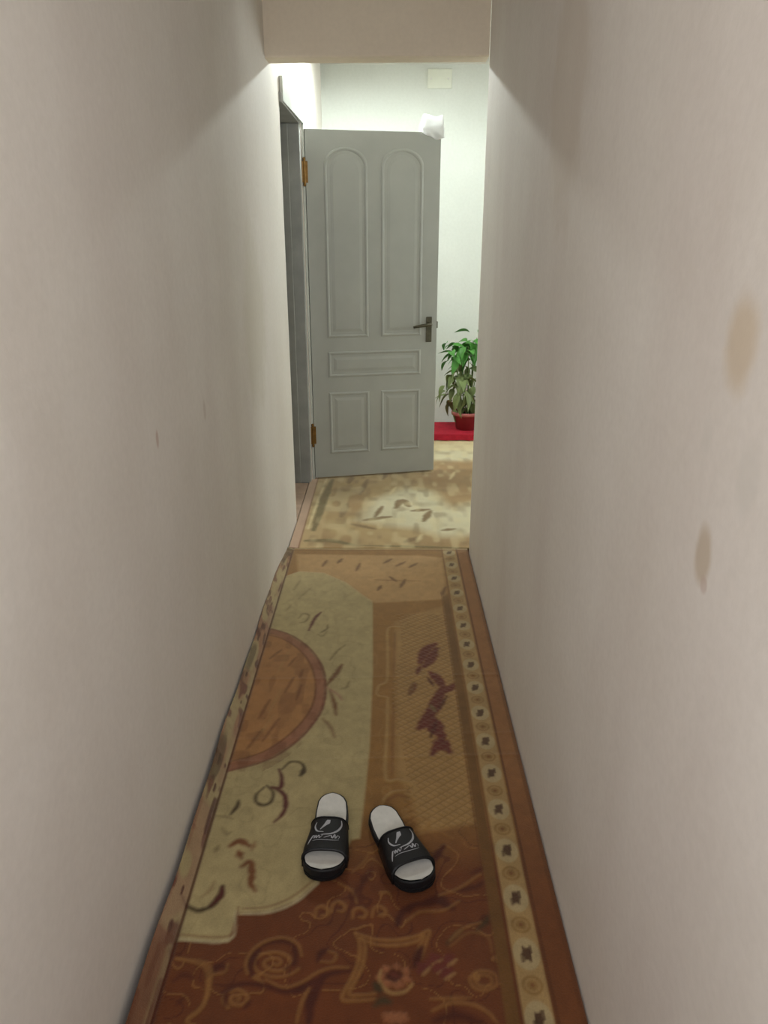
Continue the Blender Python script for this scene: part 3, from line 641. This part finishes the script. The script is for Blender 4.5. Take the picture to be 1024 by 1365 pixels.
# corridor runner: its left edge is bent up against the left wall
FOLD, XR = -.462, .392
xs = np.concatenate([np.linspace(FOLD - .058, FOLD, 17)[:-1], np.arange(FOLD, XR, .0035), [XR]])
ys = np.concatenate([np.arange(-.77, .85, .03), np.arange(.85, 3.432, .0036), [3.432]])
X, Y = np.meshgrid(xs, ys)
w = Weave(X, Y, PAL['gold'])
n1, n2 = vnoise(X * 9, Y * 9, 1), vnoise(X * 40, Y * 40, 2)
w.put('rust', np.clip((1.66 - Y) / .25, 0, 1) * .95)
w.put('rustdark', np.clip((n1 - .55) * 1.6, 0, .5) * (Y < 1.7))
w.run([s for s in RUG_STROKES[:1]])
# diagonal lattice of the panel
lat = np.minimum(np.abs(((X * .8 + Y) / .022) % 1 - .5), np.abs(((X * .8 - Y) / .030) % 1 - .5))
inp = (X > .035 + .02 * np.sin(Y * 8)) & (X < .235) & (Y > 1.57) & (Y < 2.75)
w.put('band', np.where(inp, np.clip((.16 - lat) / .12, 0, 1) * .42, 0)); w.H += np.where(inp, np.clip((lat - .1) / .2, 0, 1) * .6, 0)
w.run(RUG_STROKES[1:2])
# fine ornament of the ground: thin winding lines and mottling
cn = vnoise(X * 13, Y * 13, 41) + .5 * vnoise(X * 27, Y * 27, 42); low = np.clip((1.62 - Y) / .12, 0, 1) * (X > FOLD) * (X < .235)
crm = np.clip((w.C[..., 2] - .12) / .1, 0, 1)
w.put('scroll2', low * (1 - crm) * np.clip((.022 - np.abs(cn - .72)) / .016, 0, .55), h=.7); w.put('maroonb', low * (1 - crm) * np.clip((.03 - np.abs(cn - .92)) / .02, 0, .6))
w.put('olive', crm * np.clip((.05 - np.abs(cn - .95)) / .05, 0, .15))
w.put('lightgold', (1 - crm) * (Y > 1.6) * (X < .235) * np.clip((.025 - np.abs(cn - .62)) / .02, 0, .3))
w.run(RUG_STROKES[2:])
w.put('rustdark', (X > FOLD) * (np.hypot((X - FOLD) / .26, (Y - 2.17) / .42) < 1) * np.clip((vnoise(X * 38, Y * 20, 43) - .5) * 2, 0, .35))
# plain bands and the patterned border along the right side
w.put('band', np.clip((.017 - np.abs(X - .248)) / .006, 0, 1) * .9 * np.clip((2.95 - Y) / .05, 0, 1))
w.put('line', np.clip((.003 - np.abs(X - .231)) / .003, 0, 1) * .5 * (Y < 2.95))
w.put('edge', np.clip((X - .335) / .006, 0, 1))
w.put('rust', np.clip((X - .335) / .006, 0, 1) * np.clip((1.9 - Y) / .8, 0, .75))
w.put('border', np.clip((.033 - np.abs(X - .300)) / .005, 0, 1), h=.8)
ph = ((Y - 1.055) / .1452 + .5) % 1 - .5
dx, dy = X - .300, ph * .1452
w.put('creamlight', np.clip((.030 - np.hypot(dx * 1.0, dy * .72)) / .008, 0, .45))
jag = .005 * (vnoise(X * 150, Y * 110, 7) - .5)
w.put('motif', np.clip((.013 - np.maximum(np.abs(dx) * 1.15 + np.abs(dy) * .12, np.abs(dy) * .62 + np.abs(dx) * .1) + jag) / .005, 0, .92))
w.put('motif', np.clip((.006 - np.abs(dx - .010 * np.sign(dy)) * 1.2) / .004, 0, 1) * np.clip((.022 - np.abs(dy)) / .004, 0, .7))
dy2 = (((Y - 1.055) / .1452) % 1 - .5) * .1452
rr = np.hypot(dx, dy2)
w.put('motif2', np.clip((.024 - rr) / .005, 0, .85)); w.put('border', np.clip((.004 - np.abs(rr - .014)) / .004, 0, .6)); w.put('rustsoft', np.clip((.006 - rr) / .004, 0, .7))
w.put('line', np.clip((.0045 - np.abs(X - .338)) / .003, 0, .85)); w.put('rustdark', np.clip((.004 - np.abs(X - .266)) / .003, 0, .5))
w.put('line', np.clip((X - .383) / .004, 0, .5))
# upturned strip at the left: cream with a run of maroon and rose flowers
strip = np.clip((FOLD - X) / .004, 0, 1)
w.put('rosy', strip * .65); w.put('cream', strip * np.clip((vnoise(X * 30, Y * 12, 11) - .42) * 4, 0, .9))
w.put('maroonfl', strip * np.clip((vnoise(X * 60, Y * 17, 12) - .62) * 6, 0, .85)); w.put('maroon', strip * np.clip((vnoise(X * 70, Y * 20, 13) - .74) * 8, 0, .9))
w.put('olivedark', strip * np.clip((vnoise(X * 20, Y * 5, 14) - .78) * 9, 0, .7))
w.put('rustsoft', strip * np.clip((1.25 - Y) / .1, 0, .6))
w.put('maroonb', np.clip((.006 - np.abs(X - FOLD - .002)) / .004, 0, .85))
# end hem
w.put('hlight', np.clip((Y - 3.418) / .004, 0, .5)); w.put('brownsoft', np.clip((.006 - np.abs(Y - 3.405)) / .004, 0, .5))
w.C *= (.86 + .16 * n2 + .12 * vnoise(X * 95, Y * 60, 44))[..., None] * RUG_TONE
s = np.clip(FOLD - X, 0, 1)                                             # distance beyond the fold
ang = R(52); endf = np.clip((3.43 - Y) / .25, .15, 1)
wob = 1 + .12 * np.sin(Y * 7.3) + .08 * np.sin(Y * 17)
Vx = np.where(s > 0, FOLD - s * math.cos(ang) * .9, X)
Vz = .004 + .0014 * w.H + np.where(s > 0, s * math.sin(ang) * wob * endf, 0) - .003 * np.exp(-((X - FOLD) / .006) ** 2)
for yc, hh in ((1.845, .0009), (2.28, .0007), (1.95, .0005)):          # old fold creases across the runner
    Vz = Vz + hh * np.exp(-((Y - yc - .02 * np.sin(X * 3)) / .008) ** 2)
Vz = Vz + .0018 * vnoise(X * 5, Y * 4, 21)
rug = from_mesh('runner_rug', grid_mesh('runner_rug', np.stack([Vx, Y, Vz], -1), w.C), 'rug', None, True)
tag(rug, 'gold and rust patterned rug with cream medallion lying along the corridor floor', 'rug')

# hall carpet beyond the passage
xs = np.concatenate([np.linspace(-.484, -.438, 9)[:-1], np.arange(-.438, 1.2, .008), np.linspace(1.2, 2.3, 24)]); ys = np.arange(3.436, 5.96, .008)
X, Y = np.meshgrid(xs, ys)
w = Weave(X, Y, PAL['htan'])
w.put('hbrown', np.clip((vnoise(X * 5, Y * 4, 31) - .45) * 2, 0, .7)); w.put('hcream', np.clip((vnoise(X * 3, Y * 2.3 + 9, 32) - .62) * 5, 0, .7) * (Y > 4.7))
w.put('hband', np.clip((-.33 - X) / .01, 0, 1))
w.run(HALL_STROKES)
w.put('hdark', np.clip((vnoise(X * 26, Y * 12, 33) - .5) * 1.4, 0, .5)); w.put('hlight', np.clip((vnoise(X * 24, Y * 11, 34) - .55) * 1.5, 0, .4))
w.put('hpink', np.clip((-.435 - X) / .004, 0, 1)); w.put('rustdark', np.clip((.005 - np.abs(X + .437)) / .004, 0, .8))
w.put('hlight', np.clip((5.50 - Y) / .02, 0, 1) * np.clip((Y - 5.2) / .05, 0, 1) * .6)
s = np.clip(-.438 - X, 0, 1)
Vx = X; Vz = .003 + .003 * vnoise(X * 12, Y * 12, 35) + s * .10
hr = from_mesh('hall_carpet', grid_mesh('hall_carpet', np.stack([Vx, Y, Vz], -1), w.C), 'hall_rug', None, True)
tag(hr, 'cream and olive floral carpet under the open grey door', 'carpet')

# ---------------------------------------------------------------- slide sandals
def half_width(t):
    """half width of the sole at t (0 heel .. 1 toe)"""
    ts = [0, .02, .06, .12, .25, .42, .58, .72, .84, .92, .97, .99, 1.0]
    ws = [0, .018, .0315, .0390, .0425, .0420, .0460, .0520, .0520, .0450, .0310, .0185, 0]
    return float(np.interp(t, ts, ws))
SL = .276
def sole_outline(shrink=0.0, side=1, n=40):
    tt = [.5 - .5 * math.cos(math.pi * i / n) for i in range(n + 1)]
    right, left = [], []
    for t in tt:
        hwid = max(half_width(t) - shrink, 0); y = SL / 2 - (shrink + t * (SL - 2 * shrink)); sh = side * .005 * math.sin(math.pi * t)
        right.append((sh + hwid, y)); left.append((sh - hwid, y))
    return right + left[-2:0:-1]
def sole_z(y):                                                          # footbed height: cupped heel, low waist, toe lifted a little
    t = .5 - y / SL
    return .030 - .007 * math.sin(math.pi * min(max(t, 0), 1)) * (1 if t < .9 else .9) + (.006 * (t - .85) / .15 if t > .85 else 0)
def sandal(name, loc, rz, side, label):
    root = tag(empty(name, loc, rz), label, 'sandal', 'pair of slide sandals on the rug')
    o0, o1, o2, o3 = sole_outline(.004, side), sole_outline(0, side), sole_outline(0, side), sole_outline(.0035, side)
    bm = bmesh.new()
    rings = [[(x, y, 0.0) for x, y in o0], [(x, y, .005) for x, y in o1], [(x, y, sole_z(y) - .003) for x, y in o2],
             [(x * .985, y * .99, sole_z(y) + .002) for x, y in o2], [(x, y, sole_z(y) + .0015) for x, y in o3], [(x * .9, y * .95, sole_z(y) - .008) for x, y in o3]]
    V = [[bm.verts.new(p) for p in r] for r in rings]; n = len(V[0])
    for A, B in zip(V, V[1:]):
        for i in range(n): bm.faces.new((A[i], A[(i + 1) % n], B[(i + 1) % n], B[i]))
    bm.faces.new(V[0][::-1])
    so = obj('sole', bm, 'black_rubber', root, True)
    for zz in (.010, .016):                                             # groove lines round the sidewall
        bm = bmesh.new(); oo = sole_outline(-.0004, side); tube(bm, [(x, y, zz) for x, y in oo] + [(oo[0][0], oo[0][1], zz)], .0008, 5); obj('sidewall_rib', bm, 'black_rubber', so)
    # footbed: a dished sheet lying in the sole
    bm = bmesh.new(); rows = []
    for i in range(33):
        t = .5 - .5 * math.cos(math.pi * (.02 + .96 * i / 32)); y0 = SL / 2 - t * SL
        hwid = max(half_width(t) - .0040, .001); y = y0 * .968; sh = side * .005 * math.sin(math.pi * t); row = []
        for j in range(13):
            v = j / 6 - 1
            row.append(bm.verts.new((sh + v * hwid, y, sole_z(y) + .002 + .0022 * v * v)))
        rows.append(row)
    for A, B in zip(rows, rows[1:]):
        for j in range(12): bm.faces.new((A[j], A[j + 1], B[j + 1], B[j]))
    obj('footbed', bm, 'footbed', root, True)
    # wide strap arching over the instep
    T0, T1, NS, NA = .455, .845, 14, 24
    def strap_pt(a, b, off=0.0):
        """a across 0..1, b along 0..1 (heel side to toe side)"""
        t = T0 + (T1 - T0) * b; t += (-.035 * math.sin(math.pi * a) if b > .5 else .02 * math.sin(math.pi * a)) * abs(2 * b - 1)
        hwid = half_width(t) + .0025; y = SL / 2 - t * SL; th = math.pi * (1 - a); hh = .047 - .017 * b
        cx = math.copysign(abs(math.cos(th)) ** .62, math.cos(th)); sz = abs(math.sin(th)) ** .72
        sh = side * .005 * math.sin(math.pi * t)
        return Vector((sh + cx * (hwid + off), y, .006 + (sz * (hh + off) if a not in (0, 1) else 0) + .014 * min(1, sz * 3)))
    bm = bmesh.new()
    up = [[bm.verts.new(strap_pt(i / NA, j / NS, 0.0015)) for j in range(NS + 1)] for i in range(NA + 1)]
    dn = [[bm.verts.new(strap_pt(i / NA, j / NS, -.0035)) for j in range(NS + 1)] for i in range(NA + 1)]
    for i in range(NA):
        for j in range(NS):
            bm.faces.new((up[i][j], up[i + 1][j], up[i + 1][j + 1], up[i][j + 1])); bm.faces.new((dn[i][j], dn[i][j + 1], dn[i + 1][j + 1], dn[i + 1][j]))
        for j in (0, NS): bm.faces.new((up[i][j], dn[i][j], dn[i + 1][j], up[i + 1][j]))
    for i in (0, NA):
        for j in range(NS): bm.faces.new((up[i][j], up[i][j + 1], dn[i][j + 1], dn[i][j]))
    st = obj('strap', bm, 'black_strap', root, True)
    for b in (.03, .97):                                                # stitched binding along both strap edges
        bm = bmesh.new(); tube(bm, [strap_pt(i / NA, b, .0022) for i in range(1, NA)], .0013, 6); obj('strap_binding', bm, 'black_rubber', st, True)
    # printed mark: two horns over a slanted script word; drawn as thin raised ink lines
    def ink(pts, wd):
        bm = bmesh.new(); q = smooth_line(pts, 5); L = len(q); pr = None
        for i, (u, v) in enumerate(q):
            d = q[min(i + 1, L - 1)] - q[max(i - 1, 0)]; d = d / (np.hypot(*d) + 1e-9); nn = np.array((-d[1], d[0])) * wd * .55 * (.35 + .65 * math.sin(math.pi * (i + .5) / L)) / .11
            c = [bm.verts.new(strap_pt(u + sg * nn[0], v + sg * nn[1] * 1.1, .0024)) for sg in (-1, 1)]
            if pr: bm.faces.new((pr[0], pr[1], c[1], c[0]))
            pr = c
        obj('printed_mark', bm, 'emblem', st)
    ink([(.36, .18), (.34, .30), (.40, .44), (.48, .47)], .0030)
    ink([(.66, .10), (.67, .24), (.61, .40), (.52, .52), (.46, .56)], .0036)
    ink([(.50, .12), (.485, .26), (.44, .40)], .0026)
    ink([(.27, .80), (.32, .66), (.35, .56)], .0030)
    ink([(.34, .60), (.37, .57), (.375, .66), (.40, .57), (.41, .66), (.44, .57), (.45, .66), (.48, .56)], .0016)
    ink([(.49, .65), (.52, .57), (.535, .66), (.56, .54), (.57, .66), (.60, .57), (.63, .60), (.61, .67)], .0016)
    ink([(.36, .73), (.45, .71), (.54, .72), (.62, .70)], .0016)
    return root
sandal('slide_sandal', (-.150, 1.522, .0085), R(-2.0), 1, 'black slide sandal with white footbed standing straight, on the cream rug field')
sandal('slide_sandal', (.031, 1.484, .0085), R(22.5), -1, 'black slide sandal with white footbed turned askew, on the rust rug field')

# ---------------------------------------------------------------- plant corner in the hall
st = tag(empty('plant_stand', (.66, 5.70, .008)), 'low crimson cloth-covered stand under the potted plant', 'stand')
bm = bmesh.new(); box(bm, -.34, .34, -.20, .20, .026, .046, .005); obj('top', bm, 'red_cloth', st)
bm = bmesh.new()
ring = []
for i in range(96):                                                     # gathered cloth skirt
    a = i / 96; p = a * 4; e = int(p); f = p - e
    x, y = [(-.34 + .68 * f, -.2), (.34, -.2 + .4 * f), (.34 - .68 * f, .2), (-.34, .2 - .4 * f)][e]
    nx, ny = [(0, -1), (1, 0), (0, 1), (-1, 0)][e]; g = .007 + .006 * math.sin(i * 2.1)
    ring.append((bm.verts.new((x + nx * .004, y + ny * .004, .041)), bm.verts.new((x + nx * g, y + ny * g, .002 + .002 * math.sin(i)))))
for i in range(96): A, B = ring[i], ring[(i + 1) % 96]; bm.faces.new((A[0], A[1], B[1], B[0]))
obj('skirt', bm, 'red_cloth', st, True)
for sx in (-.30, .30):
    for sy in (-.16, .16):
        bm = bmesh.new(); box(bm, sx - .02, sx + .02, sy - .02, sy + .02, 0, .0255, .002); obj('foot', bm, 'red_cloth', st)

rng = random.Random(4)
pl = tag(empty('potted_plant', (.60, 5.68, .055)), 'leafy green plant in a maroon pot by the back wall', 'plant')
bm = bmesh.new(); lathe(bm, [(0, 0), (.070, 0), (.076, .006), (.098, .118), (.101, .122), (.092, .122), (.086, .100), (0, .100)], 32); pot = obj('pot', bm, 'pot', pl, True)
bm = bmesh.new(); lathe(bm, [(.102, .112), (.112, .112), (.114, .126), (.112, .136), (.098, .136), (.096, .124), (.102, .112)], 32); obj('rim', bm, 'pot_rim', pot, True)
bm = bmesh.new(); lathe(bm, [(.0, .118), (.05, .116), (.0905, .110), (.0905, .106), (0, .104)], 24); obj('soil', bm, 'soil', pl, True)
def leaf_mesh(name, ln, wd, curl, mat):
    me = bpy.data.meshes.new(name); V, F = [], []
    n = 7
    for i in range(n + 1):
        t = i / n; hw = wd * math.sin(math.pi * t ** .75) ** .9 * .5 if 0 < i < n else .0015; z = -curl * t * t * ln
        V += [(-hw, t * ln, z + hw * .35), (0, t * ln, z), (hw, t * ln, z + hw * .35)]
    for i in range(n):
        a = i * 3; F += [(a, a + 1, a + 4, a + 3), (a + 1, a + 2, a + 5, a + 4)]
    me.from_pydata(V, [], F); me.materials.append(M[mat]); me.polygons.foreach_set('use_smooth', [True] * len(F)); return me
LM = [leaf_mesh('leaf', .105, .058, .5, 'leaf_a'), leaf_mesh('leaf', .085, .050, .7, 'leaf_a'), leaf_mesh('leaf', .110, .056, .8, 'leaf_b'), leaf_mesh('leaf', .090, .046, .6, 'leaf_b')]
tips = []
for i in range(9):
    a = i * 2.4 + .3; hi = i % 2 == 0
    rr_ = rng.uniform(.05, .13); zt = rng.uniform(.58, .70) if hi else rng.uniform(.36, .47)
    tip = Vector((rr_ * math.cos(a) - .03, rr_ * math.sin(a) * .8, zt)); b0 = Vector((.03 * math.cos(a), .03 * math.sin(a), .112))
    pts = [b0, b0.lerp(tip, .35) + Vector((0, 0, .05)), b0.lerp(tip, .7) + Vector((0, 0, .04)), tip]
    pts = [Vector(p) for p in smooth_line(pts, 5)]
    bm = bmesh.new(); tube(bm, pts, [.005 - .003 * q / len(pts) for q in range(len(pts))], 6); obj('stem', bm, 'stem', pl, True)
    tips.append((tip, hi))
def leaf(me, p, yaw, pitch, roll):
    o = bpy.data.objects.new('leaf', me); COL.objects.link(o); o.parent = pl; o.location = p
    o.rotation_euler = (pitch, roll, yaw)
for tip, hi in tips:
    for q in range(14 if hi else 20):
        a = rng.uniform(0, 6.283); d = rng.uniform(0, .055 if hi else .075)
        p = tip + Vector((d * math.cos(a), d * math.sin(a), rng.uniform(-.09, .05) if hi else rng.uniform(-.23, .05)))
        leaf(rng.choice(LM[:2] if hi else LM[2:]), p, a - math.pi / 2 + rng.uniform(-.5, .5), rng.uniform(-.9, .5), rng.uniform(-.5, .5))

# ---------------------------------------------------------------- white cloth thrown over the free upper corner of the door
ca, sa = math.cos(R(13.2)), math.sin(R(13.2))
cl = empty('draped_cloth', (-.452 + ca * (LEAF_W - .055) - sa * .019, 4.548 + sa * (LEAF_W - .055) + ca * .019, Z1), R(13.2))
bm = bmesh.new(); NU, NV = 22, 26; g = []
for i in range(NU + 1):
    u = i / NU; x = -.062 + .128 * u; row = []
    for j in range(NV + 1):
        v = j / NV
        front = .006 + .036 * math.sin(math.pi * min(1, u * .68)) + .003 * math.sin(u * 12); back = .10 + .02 * math.sin(u * 7)
        hump = (.072 + .006 * math.sin(u * 6 + 1)) * min(1, .35 + u * 5)
        y = .034; wave = .003 * math.sin(u * 11 + v * 9)
        if v < .35: f = v / .35; row.append((x, -y - .004 + wave * (1 - f), -front * (1 - f) + .004 + .012 * f))
        elif v < .65: f = (v - .35) / .3; row.append((x, -y + 2 * y * f, .016 + hump * math.sin(math.pi * f) + .003 * math.sin(u * 8 + f * 9)))
        else: f = (v - .65) / .35; row.append((x, y + .004 + wave * f, .016 * (1 - f) + .004 - back * f))
    g.append([bm.verts.new(p) for p in row])
for i in range(NU):
    for j in range(NV): bm.faces.new((g[i][j], g[i + 1][j], g[i + 1][j + 1], g[i][j + 1]))
o = obj('cloth', bm, 'white_cloth', cl, True)
md = o.modifiers.new('thickness', 'SOLIDIFY'); md.thickness = .0015
tag(cl, 'small white cloth draped over the top corner of the grey door', 'cloth')
